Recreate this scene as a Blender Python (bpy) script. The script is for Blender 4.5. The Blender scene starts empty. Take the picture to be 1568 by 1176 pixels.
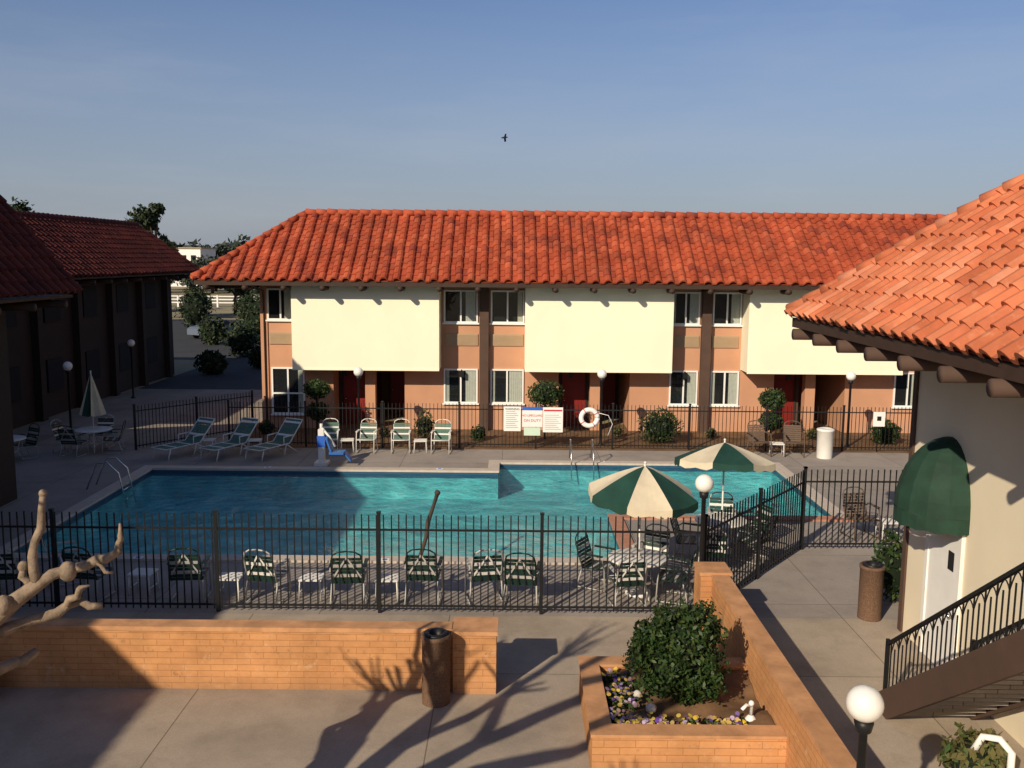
import bpy, math, random
import numpy as np
from mathutils import Vector, Matrix
random.seed(7); np.random.seed(7)
SC=bpy.context.scene
COL=SC.collection
# ---------------------------------------------------------------- materials
def newmat(name):
    m=bpy.data.materials.new(name); m.use_nodes=True
    nt=m.node_tree; nt.nodes.clear()
    o=nt.nodes.new('ShaderNodeOutputMaterial'); b=nt.nodes.new('ShaderNodeBsdfPrincipled')
    nt.links.new(b.outputs[0],o.inputs[0])
    return m,nt,b,o
def N(nt,t,**k):
    n=nt.nodes.new(t)
    for a,v in k.items(): setattr(n,a,v)
    return n
def ramp(nt,fac,stops):
    r=N(nt,'ShaderNodeValToRGB'); e=r.color_ramp.elements
    e[0].position=stops[0][0]; e[0].color=(*stops[0][1],1)
    e[1].position=stops[-1][0]; e[1].color=(*stops[-1][1],1)
    for p,c in stops[1:-1]:
        x=e.new(p); x.color=(*c,1)
    nt.links.new(fac,r.inputs[0]); return r.outputs[0]
def mix(nt,fac,a,b,mode='MIX'):
    n=N(nt,'ShaderNodeMix',data_type='RGBA',blend_type=mode)
    for i,v in ((0,fac),(6,a),(7,b)):
        if isinstance(v,(int,float)): n.inputs[i].default_value=v
        elif isinstance(v,tuple): n.inputs[i].default_value=(*v,1)
        else: nt.links.new(v,n.inputs[i])
    return n.outputs[2]
def coords(nt,scale=(1,1,1),kind='Object'):
    t=N(nt,'ShaderNodeTexCoord'); mp=N(nt,'ShaderNodeMapping')
    mp.inputs['Scale'].default_value=scale
    nt.links.new(t.outputs[kind],mp.inputs[0]); return mp.outputs[0]
def noise(nt,vec,scale,detail=5,rough=.6):
    n=N(nt,'ShaderNodeTexNoise'); n.inputs['Scale'].default_value=scale
    n.inputs['Detail'].default_value=detail; n.inputs['Roughness'].default_value=rough
    nt.links.new(vec,n.inputs['Vector']); return n.outputs['Fac']
def bump(nt,b,h,strength=.3,dist=.02):
    n=N(nt,'ShaderNodeBump'); n.inputs['Strength'].default_value=strength; n.inputs['Distance'].default_value=dist
    nt.links.new(h,n.inputs['Height']); nt.links.new(n.outputs[0],b.inputs['Normal'])
def sc(c,k): return tuple(min(1,x*k) for x in c)
def pm(name,c,rough=.6,var=.18,scale=3,bs=.15,metal=0,fine=30,streak=0,spec=.3):
    m,nt,b,o=newmat(name)
    f=noise(nt,coords(nt),scale); col=ramp(nt,f,[(.25,sc(c,1-var)),(.75,sc(c,1+var))])
    if streak:
        f2=noise(nt,coords(nt,(1,1,.3)),.9,4,.5)
        col=mix(nt,1,col,ramp(nt,f2,[(.3,(1-streak,1-streak*1.05,1-streak*1.15)),(.62,(1,1,1))]),'MULTIPLY')
    nt.links.new(col,b.inputs['Base Color'])
    b.inputs['Roughness'].default_value=rough; b.inputs['Metallic'].default_value=metal
    b.inputs['Specular IOR Level'].default_value=spec
    if bs>0: bump(nt,b,noise(nt,coords(nt),fine,4),bs,.01)
    return m
def island(name,cols,rough=.75,bs=.2,fine=20,dirt=None,trans=0):
    m,nt,b,o=newmat(name)
    g=N(nt,'ShaderNodeNewGeometry')
    st=[(i/(len(cols)-1),c) for i,c in enumerate(cols)]
    col=ramp(nt,g.outputs['Random Per Island'],st)
    f=noise(nt,coords(nt),1.1,6,.65)
    d=ramp(nt,f,[(.3,(.62,.60,.60)),(.7,(1.15,1.15,1.15))])
    col=mix(nt,1.0,col,d,'MULTIPLY')
    if dirt:
        f2=noise(nt,coords(nt),5,6,.7); dm=ramp(nt,f2,[(.56,(0,0,0)),(.78,(.8,.8,.8))])
        col=mix(nt,dm,col,dirt)
    nt.links.new(col,b.inputs['Base Color']); b.inputs['Roughness'].default_value=rough
    b.inputs['Specular IOR Level'].default_value=.25
    if bs>0: bump(nt,b,noise(nt,coords(nt),fine,4),bs,.01)
    return m
def concrete(name,c,jx,jy,ox=0,oy=0,stain=.28):
    m,nt,b,o=newmat(name)
    v=coords(nt)
    f=noise(nt,v,.35,8,.65); col=ramp(nt,f,[(.3,sc(c,1-stain)),(.5,c),(.72,sc(c,1+stain*.6))])
    f3=noise(nt,v,1.3,8,.72); col=mix(nt,ramp(nt,f3,[(.48,(0,0,0)),(.76,(.6,.6,.6))]),col,sc(c,.58))
    f5=noise(nt,v,6,3,.5); col=mix(nt,ramp(nt,f5,[(.70,(0,0,0)),(.76,(.35,.35,.35))]),col,sc(c,.4))
    f2=noise(nt,v,60,3); col=mix(nt,1,col,ramp(nt,f2,[(.3,(.86,.86,.86)),(.7,(1.1,1.1,1.1))]),'MULTIPLY')
    mp=N(nt,'ShaderNodeMapping'); mp.inputs['Location'].default_value=(ox,oy,0); nt.links.new(v,mp.inputs[0])
    br=N(nt,'ShaderNodeTexBrick'); br.offset=0; br.inputs['Scale'].default_value=1
    br.inputs['Brick Width'].default_value=jx; br.inputs['Row Height'].default_value=jy
    br.inputs['Mortar Size'].default_value=.011; br.inputs['Mortar Smooth'].default_value=.3
    br.inputs['Color1'].default_value=(1,1,1,1); br.inputs['Color2'].default_value=(.88,.88,.88,1); br.inputs['Mortar'].default_value=(.46,.43,.40,1)
    nt.links.new(mp.outputs[0],br.inputs['Vector'])
    col=mix(nt,1,col,br.outputs['Color'],'MULTIPLY')
    nt.links.new(col,b.inputs['Base Color']); b.inputs['Roughness'].default_value=.85; b.inputs['Specular IOR Level'].default_value=.2
    bump(nt,b,f2,.25,.01); return m
def brickmat(name,c1,c2,mort):
    m,nt,b,o=newmat(name)
    t=N(nt,'ShaderNodeTexCoord'); s=N(nt,'ShaderNodeSeparateXYZ'); nt.links.new(t.outputs['Object'],s.inputs[0])
    a=N(nt,'ShaderNodeMath',operation='ADD'); nt.links.new(s.outputs[0],a.inputs[0]); nt.links.new(s.outputs[1],a.inputs[1])
    c=N(nt,'ShaderNodeCombineXYZ'); nt.links.new(a.outputs[0],c.inputs[0]); nt.links.new(s.outputs[2],c.inputs[1])
    br=N(nt,'ShaderNodeTexBrick'); br.inputs['Scale'].default_value=1; br.inputs['Brick Width'].default_value=.40; br.inputs['Row Height'].default_value=.098
    br.inputs['Mortar Size'].default_value=.006; br.inputs['Mortar Smooth'].default_value=.5
    br.inputs['Color1'].default_value=(*c1,1); br.inputs['Color2'].default_value=(*c2,1); br.inputs['Mortar'].default_value=(*mort,1)
    nt.links.new(c.outputs[0],br.inputs['Vector'])
    f=noise(nt,t.outputs['Object'],1.2,7,.7); col=mix(nt,1,br.outputs['Color'],ramp(nt,f,[(.3,(.70,.68,.64)),(.7,(1.15,1.13,1.1))]),'MULTIPLY')
    f4=noise(nt,t.outputs['Object'],3.5,6,.75); col=mix(nt,ramp(nt,f4,[(.58,(0,0,0)),(.70,(.55,.55,.55))]),col,(.60,.42,.28))
    f6=noise(nt,t.outputs['Object'],6,6,.8); col=mix(nt,ramp(nt,f6,[(.58,(0,0,0)),(.68,(.65,.65,.65))]),col,(.20,.11,.06))
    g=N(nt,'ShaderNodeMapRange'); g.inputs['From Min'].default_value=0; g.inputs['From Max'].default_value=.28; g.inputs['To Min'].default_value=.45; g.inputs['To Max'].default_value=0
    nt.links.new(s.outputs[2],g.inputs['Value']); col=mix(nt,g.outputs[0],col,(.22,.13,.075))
    nt.links.new(col,b.inputs['Base Color']); b.inputs['Roughness'].default_value=.85; b.inputs['Specular IOR Level'].default_value=.2
    iv=N(nt,'ShaderNodeMath',operation='SUBTRACT'); iv.inputs[0].default_value=1; nt.links.new(br.outputs['Fac'],iv.inputs[1])
    bump(nt,b,iv.outputs[0],.45,.01); return m
M={}
M['conc']=concrete('patio_concrete',(.40,.325,.25),3.6,2.9,1.1,.6)
M['deck']=concrete('pool_deck_concrete',(.33,.285,.25),3.2,3.0,.3,1.0,.2)
M['walk']=concrete('walkway_concrete',(.30,.255,.21),1.5,1.5)
M['cop']=pm('coping_concrete',(.50,.42,.35),.8,.12,6)
M['rcop']=pm('coping_brick',(.42,.2,.13),.8,.2,9)
M['ground']=pm('dry_ground',(.25,.21,.125),.95,.35,.08,.3)
M['asph']=pm('asphalt',(.04,.04,.043),.9,.2,.5,.3)
M['soil']=pm('planting_soil',(.16,.09,.045),.95,.4,2.5,.8,fine=12)
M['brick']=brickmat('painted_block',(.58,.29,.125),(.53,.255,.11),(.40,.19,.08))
M['cap']=pm('wall_cap',(.52,.265,.125),.85,.3,3,.3,streak=.12)
M['cream']=pm('cream_stucco',(.88,.81,.61),.9,.03,.7,.2,fine=60,streak=.035)
M['white_st']=pm('white_stucco',(.76,.66,.49),.9,.05,.7,.3,fine=60,streak=.05)
M['salmon']=pm('salmon_stucco',(.52,.27,.16),.9,.08,1,.25,fine=60,streak=.1)
M['brown']=pm('dark_brown_wood',(.045,.025,.017),.7,.25,3,.2)
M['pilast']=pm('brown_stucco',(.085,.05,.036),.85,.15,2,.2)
M['tan']=pm('shaded_tan_stucco',(.035,.025,.019),.9,.15,1,.2)  # stucco colour darkened to hold the shade on the left buildings
M['beige']=pm('ac_grille_beige',(.40,.28,.17),.6,.06,3,.1)
M['red']=pm('red_door_paint',(.20,.018,.014),.45,.12,2,.05)
M['wht']=pm('white_paint',(.78,.76,.72),.45,.05,3,.05)
M['whtp']=pm('white_plastic',(.70,.67,.62),.4,.08,4,.05)
M['whtw']=pm('greyed_white_frame',(.42,.40,.37),.5,.25,4,.05)  # greyed white, tone varies at random
M['blk']=pm('black_iron',(.012,.012,.013),.45,.2,5,.1)
M['green']=pm('green_vinyl',(.012,.036,.026),.45,.15,5,.05)
M['ltgreen']=pm('green_sling',(.07,.15,.11),.6,.12,5,.05)
M['canvas_g']=pm('green_canvas',(.012,.050,.036),.8,.25,3,.15)
M['canvas_w']=pm('cream_canvas',(.62,.53,.38),.85,.12,3,.15)
M['awning']=pm('awning_canvas',(.014,.042,.026),.75,.35,2.5,.15)
M['blue']=pm('blue_plastic',(.03,.14,.42),.4,.1,3,.05)
M['metal']=pm('stainless',(.6,.6,.6),.25,.1,3,.0,metal=1)
M['agg']=pm('exposed_aggregate',(.14,.08,.05),.9,.5,45,.8,fine=60)
M['dark']=pm('dark_interior',(.012,.012,.013),.9,.1,2,0)
M['curt']=pm('curtain_fabric',(.60,.58,.50),.9,.1,8,0)
M['brn_sl']=pm('brown_sling',(.12,.08,.055),.7,.15,5,.05)
M['bark']=pm('pale_bark',(.25,.185,.13),.9,.5,9,1.0,fine=25)
M['trunk']=pm('dark_bark',(.07,.05,.035),.9,.3,4,.5)
M['signred']=pm('sign_red',(.55,.02,.03),.5,.05,3,0)
M['signblue']=pm('sign_blue',(.03,.12,.5),.5,.05,3,0)
M['sgreen']=pm('sign_pale_green',(.55,.68,.55),.5,.05,3,0)
M['car']=pm('grey_car_paint',(.16,.19,.24),.3,.03,2,0,metal=.3,spec=.6)
M['rubber']=pm('tyre_rubber',(.02,.02,.02),.8,.1,3,0)
M['terra']=pm('terracotta',(.35,.12,.06),.8,.15,4,.1)
M['rock']=pm('pale_rock',(.5,.45,.4),.9,.25,12,.5)
M['bird']=pm('dark_feathers',(.03,.03,.03),.9,.2,3,0)
M['tileF']=island('roof_tile_red',[(.34,.062,.026),(.42,.085,.036),(.36,.066,.028),(.48,.11,.048),(.24,.045,.026)],.85,.25)
M['tileR']=island('roof_tile_orange',[(.47,.125,.052),(.53,.15,.065),(.59,.20,.095),(.49,.13,.055),(.63,.25,.14)],.85,.3,dirt=(.60,.27,.15))
M['tileD']=island('roof_tile_shaded',[(.09,.020,.015),(.125,.025,.017),(.07,.016,.013)],.9,.2)  # darker copy of the red tile, shade of the left roofs in its colour
M['leaf']=island('shrub_leaf',[(.012,.030,.008),(.025,.055,.013),(.045,.080,.018),(.018,.040,.010),(.075,.10,.028)],.5,0)
M['leafd']=island('tree_leaf',[(.010,.022,.009),(.022,.040,.014),(.035,.055,.02),(.05,.06,.028)],.7,0)
M['leafh']=island('hazy_tree_leaf',[(.035,.050,.040),(.055,.07,.05),(.075,.085,.06)],.8,0)
M['leafy']=island('dry_leaf',[(.05,.07,.02),(.10,.10,.03),(.14,.10,.04),(.04,.08,.02)],.7,0)
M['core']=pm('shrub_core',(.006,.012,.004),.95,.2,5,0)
M['pansy']=island('pansy_petals',[(.08,.02,.22),(.80,.58,.03),(.12,.04,.30),(.75,.52,.03),(.05,.015,.14),(.8,.6,.05),(.06,.02,.18),(.5,.4,.55)],.6,0)
m,nt,b,o=newmat('lamp_globe_white'); b.inputs['Base Color'].default_value=(.80,.77,.72,1); b.inputs['Roughness'].default_value=.25
b.inputs['Subsurface Weight'].default_value=.15; M['globe']=m
def schlick(nt,f0,gain,normal=None):
    lw=N(nt,'ShaderNodeLayerWeight'); lw.inputs['Blend'].default_value=.5
    if normal is not None: nt.links.new(normal,lw.inputs['Normal'])
    p=N(nt,'ShaderNodeMath',operation='POWER'); p.inputs[1].default_value=4; nt.links.new(lw.outputs['Facing'],p.inputs[0])
    q=N(nt,'ShaderNodeMath',operation='MULTIPLY_ADD',use_clamp=True); q.inputs[1].default_value=gain; q.inputs[2].default_value=f0
    nt.links.new(p.outputs[0],q.inputs[0]); return q.outputs[0]
m,nt,b,o=newmat('window_glass'); nt.nodes.remove(b)
tr=N(nt,'ShaderNodeBsdfTransparent'); tr.inputs[0].default_value=(.80,.84,.84,1); gl=N(nt,'ShaderNodeBsdfGlossy'); gl.inputs['Roughness'].default_value=.02
mx=N(nt,'ShaderNodeMixShader')
nt.links.new(schlick(nt,.06,.9),mx.inputs[0]); nt.links.new(tr.outputs[0],mx.inputs[1]); nt.links.new(gl.outputs[0],mx.inputs[2]); nt.links.new(mx.outputs[0],o.inputs[0]); M['glass']=m
# water
m,nt,b,o=newmat('pool_water'); nt.nodes.remove(b)
tr=N(nt,'ShaderNodeBsdfTransparent'); tr.inputs[0].default_value=(.66,.95,.95,1)
gl=N(nt,'ShaderNodeBsdfGlossy'); gl.inputs['Roughness'].default_value=.03
v=coords(nt,(1,1.5,1)); n1=noise(nt,v,1.6,3,.5); n2=noise(nt,v,6.5,3,.5)
ad=N(nt,'ShaderNodeMath',operation='MULTIPLY_ADD'); ad.inputs[1].default_value=.30; nt.links.new(n2,ad.inputs[0]); nt.links.new(n1,ad.inputs[2])
bp=N(nt,'ShaderNodeBump'); bp.inputs['Strength'].default_value=1.0; bp.inputs['Distance'].default_value=.34; nt.links.new(ad.outputs[0],bp.inputs['Height'])
nt.links.new(bp.outputs[0],gl.inputs['Normal'])
mx=N(nt,'ShaderNodeMixShader'); nt.links.new(schlick(nt,.02,.95,bp.outputs[0]),mx.inputs[0]); nt.links.new(tr.outputs[0],mx.inputs[1]); nt.links.new(gl.outputs[0],mx.inputs[2]); nt.links.new(mx.outputs[0],o.inputs[0]); M['water']=m
m,nt,b,o=newmat('pool_plaster'); v=coords(nt,(1,1.5,1))  # caustic net of ripple light painted into the plaster colour
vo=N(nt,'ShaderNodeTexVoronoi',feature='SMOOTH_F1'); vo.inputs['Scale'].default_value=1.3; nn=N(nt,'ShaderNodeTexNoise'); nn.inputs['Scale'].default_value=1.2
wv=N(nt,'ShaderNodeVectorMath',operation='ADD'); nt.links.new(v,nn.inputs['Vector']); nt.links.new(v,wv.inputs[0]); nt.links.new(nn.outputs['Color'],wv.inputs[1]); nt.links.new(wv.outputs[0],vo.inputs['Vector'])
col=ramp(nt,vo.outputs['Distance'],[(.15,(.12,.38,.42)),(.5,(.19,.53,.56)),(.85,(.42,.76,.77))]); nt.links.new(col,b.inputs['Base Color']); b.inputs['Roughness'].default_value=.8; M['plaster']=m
M['ptile']=pm('pool_tile_blue',(.03,.09,.16),.3,.3,25,.05)

# ---------------------------------------------------------------- mesh builder
class MB:
    def __init__(s): s.v=[];s.f=[];s.mi=[];s.m=[];s.sm=[];s.T=None
    def M(s,k):
        if k not in s.m: s.m.append(k)
        return s.m.index(k)
    def add(s,vs,fs,k,smooth=False):
        o=len(s.v)
        if s.T is not None: vs=[tuple(s.T@Vector(p)) for p in vs]
        s.v.extend(vs); i=s.M(k)
        for f in fs: s.f.append(tuple(a+o for a in f)); s.mi.append(i); s.sm.append(smooth)
    def box(s,x0,x1,y0,y1,z0,z1,k):
        s.add([(x0,y0,z0),(x1,y0,z0),(x1,y1,z0),(x0,y1,z0),(x0,y0,z1),(x1,y0,z1),(x1,y1,z1),(x0,y1,z1)],
              [(0,3,2,1),(4,5,6,7),(0,1,5,4),(1,2,6,5),(2,3,7,6),(3,0,4,7)],k)
    def beam(s,a,b,w,h,k,up=(0,0,1)):
        a=Vector(a);b=Vector(b);d=(b-a).normalized();u=Vector(up);r=d.cross(u)
        if r.length<1e-4: r=d.cross(Vector((1,0,0)))
        r.normalize();u=r.cross(d).normalized();vs=[]
        for p in(a,b):
            for i,j in((-1,-1),(1,-1),(1,1),(-1,1)): vs.append(tuple(p+r*i*w/2+u*j*h/2))
        s.add(vs,[(3,2,1,0),(4,5,6,7),(0,1,5,4),(1,2,6,5),(2,3,7,6),(3,0,4,7)],k)
    def tube(s,pts,r,k,n=6,smooth=True):
        P=[Vector(p) for p in pts]; R=r if isinstance(r,(list,tuple)) else [r]*len(P)
        vs=[];fs=[];up=None
        for i,p in enumerate(P):
            d=(P[min(i+1,len(P)-1)]-P[max(i-1,0)]).normalized()
            if up is None: up=Vector((0,0,1)) if abs(d.z)<.9 else Vector((1,0,0))
            x=d.cross(up)
            if x.length<1e-3: x=d.cross(Vector((0,1,0)))
            x.normalize(); y=x.cross(d).normalized(); up=y
            for j in range(n):
                a=2*math.pi*j/n; vs.append(tuple(p+(x*math.cos(a)+y*math.sin(a))*R[i]))
        for i in range(len(P)-1):
            for j in range(n): fs.append((i*n+j,i*n+(j+1)%n,(i+1)*n+(j+1)%n,(i+1)*n+j))
        fs.append(tuple(range(n-1,-1,-1))); fs.append(tuple((len(P)-1)*n+j for j in range(n)))
        s.add(vs,fs,k,smooth)
    def lathe(s,prof,c,k,n=20,smooth=True):
        vs=[];fs=[]
        for r,z in prof:
            for j in range(n):
                a=2*math.pi*j/n; vs.append((c[0]+r*math.cos(a),c[1]+r*math.sin(a),c[2]+z))
        for i in range(len(prof)-1):
            for j in range(n): fs.append((i*n+j,i*n+(j+1)%n,(i+1)*n+(j+1)%n,(i+1)*n+j))
        s.add(vs,fs,k,smooth)
    def ball(s,c,r,k,n=20,m=12,sq=1):
        s.lathe([(max(.001,r*math.sin(math.pi*i/m)),-r*sq*math.cos(math.pi*i/m)) for i in range(m+1)],c,k,n)
    def build(s,name,parent=None,loc=None):
        me=bpy.data.meshes.new(name); me.from_pydata(s.v,[],s.f)
        for k in s.m: me.materials.append(M[k])
        me.polygons.foreach_set('material_index',s.mi); me.polygons.foreach_set('use_smooth',s.sm); me.update()
        ob=bpy.data.objects.new(name,me); COL.objects.link(ob)
        if parent: ob.parent=parent
        if loc: ob.location=loc
        return ob
def empty(name,loc=(0,0,0)):
    e=bpy.data.objects.new(name,None); e.location=loc; COL.objects.link(e); return e
def inst(name,me,loc,rz=0,s=1):
    ob=bpy.data.objects.new(name,me); ob.location=loc; ob.rotation_euler=(0,0,math.radians(rz)); ob.scale=(s,s,s); COL.objects.link(ob); return ob
def leaves(mb,c,r,n,ls,k,shell=.55,lump=.18,seed=0,zmin=-1):
    rs=np.random.RandomState(seed+int(abs(c[0])*100)%997)
    d=rs.normal(size=(n,3)); d/=np.linalg.norm(d,axis=1)[:,None]
    d=d[d[:,2]>zmin]; n=len(d)
    lm=1+lump*(np.sin(d[:,0]*5+seed)*np.cos(d[:,1]*6+seed*2)+.6*np.sin(d[:,2]*9+d[:,0]*7+seed))
    rad=(shell+(1-shell)*rs.rand(n)**.6)*lm
    p=np.array(c)+d*rad[:,None]*np.array(r)
    nn=d*.6+rs.normal(size=(n,3))*.6; nn/=np.linalg.norm(nn,axis=1)[:,None]
    t=np.cross(nn,rs.normal(size=(n,3))); t/=np.linalg.norm(t,axis=1)[:,None]; bb=np.cross(nn,t)
    L=(ls*(.6+.8*rs.rand(n)))[:,None]
    V=np.stack([p-t*L,p-bb*L*.5,p+t*L,p+bb*L*.5],1).reshape(-1,3)
    mb.add([tuple(x) for x in V.tolist()],[(4*i,4*i+1,4*i+2,4*i+3) for i in range(n)],k)
# ---------------------------------------------------------------- roof tiles
def slope(mb,P,e,s,L,S,w,c,hl,hr,k):
    P=Vector(P);e=Vector(e).normalized();s=Vector(s).normalized();n=e.cross(s)
    if n.z<0:n=-n
    nc=int(round(L/w)); w=L/nc; nr=int(round(S/c)); c=S/nr
    def lim(x):
        l=S
        if hl: l=min(l,x*S/hl)
        if hr: l=min(l,(L-x)*S/hr)
        return max(l,0)
    top=[(P+e*hl+s*S) , (P+e*(L-hr)+s*S)]
    mb.add([tuple(P-n*.03),tuple(P+e*L-n*.03),tuple(top[1]-n*.03),tuple(top[0]-n*.03)],[(0,1,2,3)],k)
    prof=[0,.66,1,1,.66,0,0]; xs=[0,.1,.24,.42,.56,.66,1.0]
    for i in range(nc):
        for j in range(nr):
            if lim((i+.5)*w)<j*c+.02: continue
            vs=[];jx=random.uniform(-.011,.011);jz=random.uniform(-.008,.014);js=random.uniform(-.02,.02)
            for row in range(3):
                for q in range(7):
                    x=(i+xs[q])*w+jx; sl=(j*c-.03+js if row<2 else (j+1)*c+.03)
                    sl=min(sl,lim(x)+.02)
                    h=prof[q]*w*.29+(.034+jz if row==1 else (.0 if row==0 else -.012))
                    if row==0: h=max(h-.03,-.03)+jz
                    vs.append(tuple(P+e*x+s*sl+n*h))
            fs=[]
            for r in range(2):
                for q in range(6): fs.append((r*7+q,r*7+q+1,(r+1)*7+q+1,(r+1)*7+q))
            mb.add(vs,fs,k,False)
def caps(mb,a,b,k,r=.13,st=.4):
    a=Vector(a);b=Vector(b);n=max(1,int((b-a).length/st));d=(b-a)/n
    for i in range(n):
        z=Vector((0,0,.02+random.uniform(-.006,.008)))
        mb.tube([a+d*i+z+Vector((0,0,.02)),a+d*(i+1.08)+z-Vector((0,0,.01))],[r,r*.85],k,10)
# ---------------------------------------------------------------- ground etc
PX=[-11,-.4,2.5,8.3]; PY=[19.5,23,27.8,29]
def inpool(x,y): return (-11<x<2.5 and 19.5<y<27.8) or (-.4<x<8.3 and 23<y<29) or (-.4<x<2.5 and 19.5<y<29)
def sheet(name,x0,x1,y0,y1,z,k,hole=False,inside=False):
    mb=MB(); xs=sorted({x0,x1}|{p for p in PX if x0<p<x1 and hole}); ys=sorted({y0,y1}|{p for p in PY if y0<p<y1 and hole})
    for i in range(len(xs)-1):
        for j in range(len(ys)-1):
            inn=inpool((xs[i]+xs[i+1])/2,(ys[j]+ys[j+1])/2)
            if hole and inn!=inside: continue
            mb.add([(xs[i],ys[j],z),(xs[i+1],ys[j],z),(xs[i+1],ys[j+1],z),(xs[i],ys[j+1],z)],[(0,1,2,3)],k)
    return mb
sheet('g',-2500,2500,-300,4000,0,'ground',True).build('ground')
sheet('d',-18.3,13.5,16.3,31.2,.006,'deck',True).build('pool_deck')
sheet('p',-13,13.5,-6,16.298,.006,'conc').build('patio_pavement')
sheet('w',-18.3,-9.9,31.202,45,.006,'walk').build('walkway')
sheet('s',-9.898,20,31.202,36.3,.008,'soil').build('flower_bed')
sheet('a',-60,-10,58,95,.005,'asph').build('parking_lot')
sheet('dr',-18.3,-10,45.002,57.998,.006,'asph').build('shade_sheet')  # dark sheet added for the deep shade between the buildings
pool=empty('swimming_pool'); PD=-.85
mb=sheet('b',-11,8.3,19.5,29,PD,'plaster',True,True)
O=[(-11,19.5),(2.5,19.5),(2.5,23),(8.3,23),(8.3,29),(-.4,29),(-.4,27.8),(-11,27.8)]
cop=MB(); n=len(O)
def nrm(a,b):
    d=Vector((b[0]-a[0],b[1]-a[1])).normalized(); return Vector((d.y,-d.x))
for i in range(n):
    a=O[i];b_=O[(i+1)%n];pa=O[i-1];nb=O[(i+2)%n]
    n0=nrm(pa,a);n1=nrm(a,b_);n2=nrm(b_,nb)
    mb.add([(*a,PD),(*b_,PD),(*b_,-.20),(*a,-.20)],[(0,1,2,3)],'plaster')
    mb.add([(*a,-.20),(*b_,-.20),(*b_,.0),(*a,.0)],[(0,1,2,3)],'ptile')
    A=Vector(a)+.32*(n0+n1);B=Vector(b_)+.32*(n1+n2)
    ai=Vector(a)-.03*(n0+n1);bi=Vector(b_)-.03*(n1+n2)
    k='rcop' if i in(1,2) else 'cop'; z=.055
    cop.add([(*ai,-.01),(*bi,-.01),(*bi,z),(*ai,z),(*B,z),(*A,z),(*B,.0),(*A,.0)],[(0,1,2,3),(3,2,4,5),(5,4,6,7)],k)
mb.build('basin',pool); cop.build('coping',pool)
mb=sheet('wt',-11,8.3,19.5,29,-.08,'water',True,True); mb.build('water',pool)
mb=MB()
for i in range(3): mb.box(2.5-(i+1)*.4,2.5-i*.4,20.2,22.9,PD,-.25-i*.18,'plaster')
mb.build('steps',pool)
mb=MB()
for x in(1.9,2.6): mb.tube([(x,28.6,-.4),(x,28.8,.35),(x,29.1,.75),(x,29.5,.72),(x,29.75,.05)],.022,'metal',8)
mb.build('hand_rail',pool)
mb=MB()
for y in(25.2,25.8): mb.tube([(-10.7,y,-.5),(-10.9,y,.5),(-11.2,y,.8),(-11.5,y,.75),(-11.8,y,.02)],.022,'metal',8)
for z in(-.3,0): mb.tube([(-10.8,25.2,z),(-10.8,25.8,z)],.02,'metal')
mb.build('ladder',pool)
mb=MB()
for x,y in((-2.7,19.28),(-2.2,27.98),(2.9,29.2),(-7.5,27.98),(-8,19.28)): mb.box(x-.1,x+.1,y-.08,y+.08,.056,.06,'wht'); mb.box(x-.05,x+.05,y-.04,y+.04,.06,.064,'signblue')
mb.build('depth_markers',pool)

# ---------------------------------------------------------------- windows
def window(mb,x0,x1,z0,z1,y,curt='r',fr='wht'):
    t=.06
    mb.box(x0,x1,y-.06,y,z0,z0+t,fr);mb.box(x0,x1,y-.06,y,z1-t,z1,fr)
    mb.box(x0,x0+t,y-.06,y,z0+t,z1-t,fr);mb.box(x1-t,x1,y-.06,y,z0+t,z1-t,fr)
    xm=(x0+x1)/2;mb.box(xm-.03,xm+.03,y-.055,y,z0+t,z1-t,fr)
    mb.box(x0+t,x1-t,y-.004,y-.002,z0+t,z1-t,'dark')
    mb.box(x0-.05,x1+.05,y-.1,y-.061,z0-.05,z0+.01,fr)
    w=x1-x0
    for a,b_ in {'r':((.64,.93),),'b':((.07,.16),(.64,.94)),'l':((.07,.36),),'n':((.80,.94),),'f':((.07,.14),(.56,.94))}[curt]:
        xa=x0+w*a;xb=x0+w*b_;nn=12;vs=[]
        for i in range(nn+1):
            x=xa+(xb-xa)*i/nn;yy=y-.016+(.006 if i%2 else -.003);vs+=[(x,yy,z0+t),(x,yy,z1-t)]
        mb.add(vs,[(2*i,2*i+2,2*i+3,2*i+1) for i in range(nn)],'curt')
    mb.add([(x0+t,y-.035,z0+t),(x1-t,y-.035,z0+t),(x1-t,y-.035,z1-t),(x0+t,y-.035,z1-t)],[(0,1,2,3)],'glass')
def door(mb,x0,x1,y,k,z1=2.08):
    mb.box(x0-.07,x0,y-.06,y,.02,z1+.07,'brown');mb.box(x1,x1+.07,y-.06,y,.02,z1+.07,'brown');mb.box(x0,x1,y-.06,y,z1,z1+.07,'brown')
    mb.box(x0,x1,y-.035,y,.02,z1,k)
    for a,b_ in((.25,.95),(1.1,1.9)): mb.box(x0+.14,x1-.14,y-.045,y-.036,a,b_,k)
    mb.ball((x0+.08,y-.07,1.0),.035,'metal',8,6)

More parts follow.
